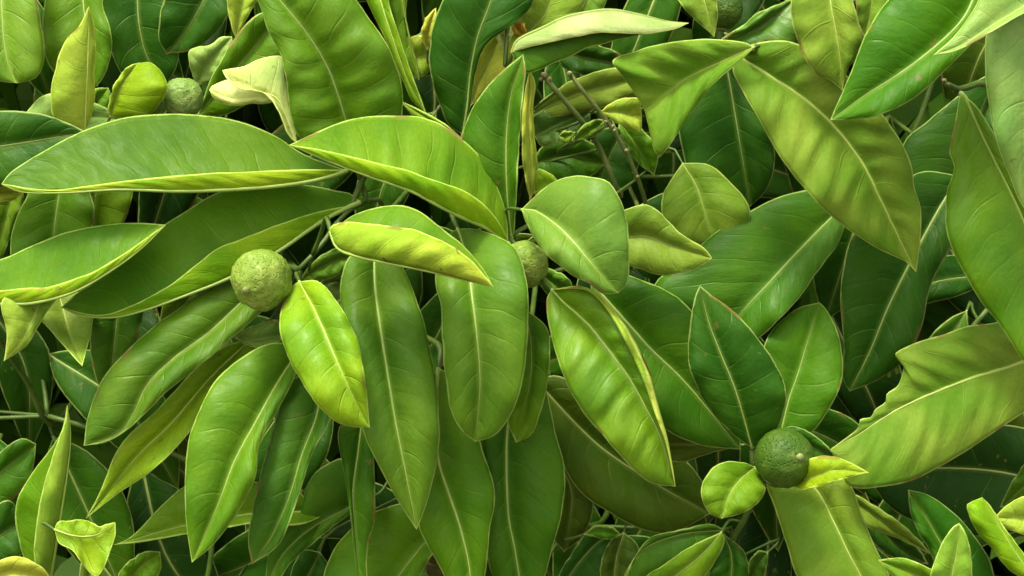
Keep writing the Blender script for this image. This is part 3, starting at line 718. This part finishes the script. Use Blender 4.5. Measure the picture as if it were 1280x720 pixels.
# twiggy gap, top middle
L('s5', 'O', '660,146 720,118 806,96', '680,124 720,98 770,85 792,90', '695,146 755,134 800,116', (-.8, -.2, -.4), e=(.3, .2), flip=True)
L('s5b', 'Y', '750,140 775,140 802,145', '765,128 785,122 799,124', '768,152 785,160 800,164', (1.4, 1.6, 1.4), rows=20)
L('s5', 'N', '668,170 700,155 738,140', '668,145 700,132 730,128', '680,184 712,172 735,158', (-1.2, -.8, -1), e=(.4, .4), wave=.3, gloss=1.0)
L('s5', 'M', '665,205 710,195 758,205', '680,182 720,172 748,185', '690,225 730,225', (-3, -2.4, -2.6))
L('s5b', 'G', '716,176 735,164 756,150', '722,164 740,150', '730,175 750,166', (.6, .8, .6), rows=16, cols=5)
L('s5', 'H', '718,166 708,170 699,170', '712,164 704,164', '712,178 703,178', (1, 1.1, 1), rows=12, cols=5)
L('s5b', 'G', '774,152 790,175 818,220', '785,150 812,170 822,195', '775,165 795,200', (.4, .8, .6))
L('s5', 'D', '780,160 760,200 735,260', '745,165 725,215', '800,190 785,235', (-4, -3.6, -4))
L('s10', 'D', '690,60 730,72 790,82', '715,52 765,62', '710,88 760,96', (-2, -1.6, -2))

# fruit twigs' dry scars and the old flower stalk ends, on the bare twigs
def bud(key, x, y, z, r):
    q = P(x, y, z)
    me = bpy.data.meshes.new('bud_scar')
    th = np.linspace(0, 2 * math.pi, 8, endpoint=False)
    vv, ff = [], []
    for k, (hh, rr) in enumerate(((-.9, .5), (-.4, .9), (.2, 1.0), (.7, .6), (.9, .15))):
        for a in th: vv.append((rr * math.cos(a) * (1 + .2 * math.sin(3 * a)), hh, rr * math.sin(a)))
    for i in range(4):
        for k in range(8): ff.append((i * 8 + k, i * 8 + (k + 1) % 8, i * 8 + 8 + (k + 1) % 8, i * 8 + 8 + k))
    ff.append(tuple(range(7, -1, -1))); ff.append(tuple(range(32, 40)))
    me.from_pydata((np.array(vv) * r * 1e-3).tolist(), [], ff)
    me.materials.append(MAT_BUD)
    o = place('bud_scar', me, q, BRANCH[key][0])
    o.rotation_euler = (rng.uniform(-.6, .6), rng.uniform(0, 3), rng.uniform(-.6, .6))
for a in ((680, 94, 1.7, 1.6), (687, 99, 1.6, 1.2), (676, 99, 1.6, 1.1)): bud('s5', *a)
for a in ((712, 92, 2.7, 1.3), (757, 152, 2.2, .9), (768, 163, 2.1, 1.0), (766, 158, 2.1, .9), (783, 188, 1.7, 1.1), (797, 221, 1.1, .9)): bud('s5b', *a)
for a in ((1180, 101, 6.1, 1.2),): bud('s6', *a)

# ---- inner leaves in the shade, one by one; part of that shade is in their darker colours
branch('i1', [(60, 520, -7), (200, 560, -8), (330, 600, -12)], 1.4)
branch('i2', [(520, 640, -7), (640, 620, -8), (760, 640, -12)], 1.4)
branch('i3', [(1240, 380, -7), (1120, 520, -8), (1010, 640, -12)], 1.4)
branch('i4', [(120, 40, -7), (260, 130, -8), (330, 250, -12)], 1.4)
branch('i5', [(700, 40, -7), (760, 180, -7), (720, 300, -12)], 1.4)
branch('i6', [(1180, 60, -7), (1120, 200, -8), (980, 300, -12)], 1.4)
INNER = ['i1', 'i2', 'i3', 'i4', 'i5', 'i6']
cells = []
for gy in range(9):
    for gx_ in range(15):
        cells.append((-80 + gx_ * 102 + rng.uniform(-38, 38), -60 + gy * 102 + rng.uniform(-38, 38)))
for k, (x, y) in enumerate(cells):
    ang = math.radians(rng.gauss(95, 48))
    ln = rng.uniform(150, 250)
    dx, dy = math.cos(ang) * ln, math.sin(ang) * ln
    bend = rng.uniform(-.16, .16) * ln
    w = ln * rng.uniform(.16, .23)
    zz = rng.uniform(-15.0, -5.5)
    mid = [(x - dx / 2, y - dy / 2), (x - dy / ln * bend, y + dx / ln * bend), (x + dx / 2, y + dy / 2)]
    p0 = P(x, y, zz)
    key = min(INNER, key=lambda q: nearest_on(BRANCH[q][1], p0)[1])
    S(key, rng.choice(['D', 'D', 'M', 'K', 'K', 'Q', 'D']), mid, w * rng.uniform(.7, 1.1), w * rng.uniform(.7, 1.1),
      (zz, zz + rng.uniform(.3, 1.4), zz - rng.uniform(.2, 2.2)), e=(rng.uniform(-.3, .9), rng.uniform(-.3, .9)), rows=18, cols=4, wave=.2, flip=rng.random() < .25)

# ---- the mass of foliage deeper in the crown and round about: nobody could count it
def foliage_mass(n):
    r = np.random.RandomState(5)
    vs_, fs = [], []
    off = 0
    prof = [(0.0, .02), (.18, .62), (.42, 1.0), (.68, .82), (.88, .36), (1.0, .02)]
    k = 0
    while k < n:
        x = r.uniform(-.80, .80); yy = r.uniform(.80, 1.50); zc = r.uniform(.70, 1.80)
        c = np.array([x, yy, zc])
        if yy < .84 + .10 * r.rand() and abs(x) < .42 and .95 < zc < 1.75 and r.rand() < .55: continue
        k += 1
        ln = r.uniform(.08, .14); w = ln * r.uniform(.18, .26)
        d = np.array([r.normal(0, .7), r.normal(-.35, .5), r.normal(-.8, .5)]); d /= np.linalg.norm(d)
        u = np.cross(d, np.array([r.normal(0, .3), r.normal(-.3, .3), 1.0])); u /= np.linalg.norm(u) + 1e-9
        nn = np.cross(u, d)
        curl = r.uniform(.05, .22); fold = r.uniform(.1, .5)
        for (t, p) in prof:
            b = c + d * ln * (t - .5) - nn * ln * curl * (t - .4) ** 2
            vs_ += [b - u * w * p + nn * w * p * fold, b, b + u * w * p + nn * w * p * fold]
        for i in range(5):
            a = off + i * 3
            fs += [(a, a + 1, a + 4, a + 3), (a + 1, a + 2, a + 5, a + 4)]
        off += 18
    me = bpy.data.meshes.new('foliage')
    V = np.array(vs_)
    me.from_pydata((V - TREE_AT).tolist(), [], fs)
    me.polygons.foreach_set('use_smooth', [True] * len(fs))
    return me

def mass_material():
    m, nt = nodes_of('inner_foliage')
    g = G(nt)
    obj = g.n('ShaderNodeTexCoord').outputs['Object']
    rnd = g.n('ShaderNodeNewGeometry').outputs['Random Per Island']
    c = g.mix(rnd, (0.014, 0.060, 0.003, 1), (0.055, 0.130, 0.006, 1))  # dark tones put some of the shade in the gaps into the colour
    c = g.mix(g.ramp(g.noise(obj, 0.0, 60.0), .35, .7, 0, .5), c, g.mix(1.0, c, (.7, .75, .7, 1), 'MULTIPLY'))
    p = g.n('ShaderNodeBsdfPrincipled')
    nt.links.new(c, p.inputs['Base Color']); p.inputs['Roughness'].default_value = .5; p.inputs['Specular IOR Level'].default_value = .1
    tr = g.n('ShaderNodeBsdfTranslucent'); nt.links.new(c, tr.inputs['Color'])
    mx = g.n('ShaderNodeMixShader'); mx.inputs[0].default_value = .3
    nt.links.new(p.outputs[0], mx.inputs[1]); nt.links.new(tr.outputs[0], mx.inputs[2])
    nt.links.new(mx.outputs[0], g.n('ShaderNodeOutputMaterial').inputs[0])
    return m
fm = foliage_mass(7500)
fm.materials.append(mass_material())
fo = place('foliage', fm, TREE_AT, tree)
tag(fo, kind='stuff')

# ------------------------------------------------------------------ the young fruits
def fruit(label, x, y, z, r_px, axis, stalk_to, mats, squash=1.0, lump=0.05, seed=0, tip=True):
    c = P(x, y, z)
    R = r_px * SC * (DIST - z / 100) / DIST
    ax = np.asarray(axis, float); ax = ax[0] * RIGHT + ax[1] * UP - ax[2] * FWD      # right, up, towards the viewer
    ax /= np.linalg.norm(ax)
    root = bpy.data.objects.new('unripe_fruit', None)
    col.objects.link(root)
    bottom = c - np.array([0, 0, R])
    root.location = bottom
    root.empty_display_size = 0.01
    WORLD_AT[root.name] = bottom
    tag(root, label, 'fruit', 'young green citrus fruits')
    a = np.cross(ax, RIGHT + 0.3 * UP); a /= np.linalg.norm(a)
    b = np.cross(ax, a)
    nl, nm = 40, 56
    vv, ff = [], []
    for i in range(nl + 1):
        th = math.pi * i / nl
        for j in range(nm):
            ph = 2 * math.pi * j / nm
            d = math.cos(th) * ax * squash + math.sin(th) * (math.cos(ph) * a + math.sin(ph) * b)
            q = Vector(d * 2.6 + seed)
            k = 1 + lump * 1.2 * mnoise.noise(q * .6) + lump * .6 * mnoise.noise(q * 1.6) + lump * .45 * mnoise.noise(q * 4.0)
            k += .035 * math.exp(-(th / .30) ** 2)                      # swelling round the style end
            k += lump * .5 * math.cos(9 * ph + 2 * mnoise.noise(q)) * math.exp(-((math.pi - th) / .9) ** 2)   # ribs at the stalk end
            k -= .05 * math.exp(-((math.pi - th) / .22) ** 2)
            vv.append(d * R * k)
    for i in range(nl):
        for j in range(nm):
            j2 = (j + 1) % nm
            ff.append((i * nm + j, (i + 1) * nm + j, (i + 1) * nm + j2, i * nm + j2))
    body = place('peel', mesh_from('peel', [(np.array(vv), ff, 0)], [mats]), c, root)
    if tip:
        t0 = c + ax * R * squash * 1.0
        v, f = tube(np.array([t0 - ax * R * .05, t0 + ax * R * .05, t0 + ax * R * .10, t0 + ax * R * .12]), np.array([.16, .13, .10, .03]) * R, 9)
        place('style_scar', mesh_from('style_scar', [(v - t0, f, 0)], [MAT_STYLE]), t0, root)
    s0 = c - ax * R * squash * .93
    v, f = tube(np.array([s0 + ax * R * .03, s0 - ax * R * .05, s0 - ax * R * .12, s0 - ax * R * .2]), np.array([.34, .36, .26, .14]) * R, 10)
    place('calyx', mesh_from('calyx', [(v - s0, f, 0)], [MAT_CALYX]), s0, root)
    e0 = s0 - ax * R * .15
    st = P(*stalk_to)
    path = spline(np.vstack([e0, e0 - ax * min(.006, .4 * np.linalg.norm(st - e0)), st]), 10)
    v, f = tube(path, np.linspace(.0015, .0014, 10), 7)
    place('stalk', mesh_from('stalk', [(v - e0, f, 0)], [MAT_TWIG]), e0, root)
    return root

PEEL_PALE = peel_material('pale_green_peel', (0.150, 0.220, 0.028, 1), (0.215, 0.275, 0.055, 1), (0.33, 0.38, 0.12, 1))
PEEL_DARK = peel_material('dark_green_peel', (0.034, 0.080, 0.005, 1), (0.055, 0.105, 0.009, 1), (0.10, 0.14, 0.02, 1))
PEEL_GREY = peel_material('greyish_green_peel', (0.15, 0.23, 0.05, 1), (0.24, 0.31, 0.10, 1), (0.08, 0.14, 0.025, 1))
fruit('pale knobbly unripe green fruit, the biggest, beside the small lime yellow hanging leaf', 327, 349, 7.2, 38, (-.35, -.35, .80), (372, 338, 5.4), PEEL_PALE, .95, .075, 3)
fruit('small unripe green fruit half hidden between the oval leaf and a hanging glossy leaf', 655, 331, 5.6, 30, (-.35, .25, .8), (640, 330, 3.0), PEEL_PALE, 1.1, .05, 8, tip=False)
fruit('dark green smooth unripe fruit with a pale round tip scar above a tiny round leaf', 980, 572, 7.0, 37, (.38, .12, .9), (941, 580, 5.2), PEEL_DARK, .95, .04, 14)
fruit('little greyish green unripe fruit peeping over the long folded horizontal leaf', 229, 122, 2.8, 25, (.2, .3, .9), (236, 205, .2), PEEL_GREY, .95, .06, 21, tip=False)
fruit('dim dark unripe fruit hanging behind olive leaf tips', 906, 12, 1.2, 22, (.15, .95, .1), (900, 60, 1.0), PEEL_DARK, 1.15, .04, 30, tip=False)
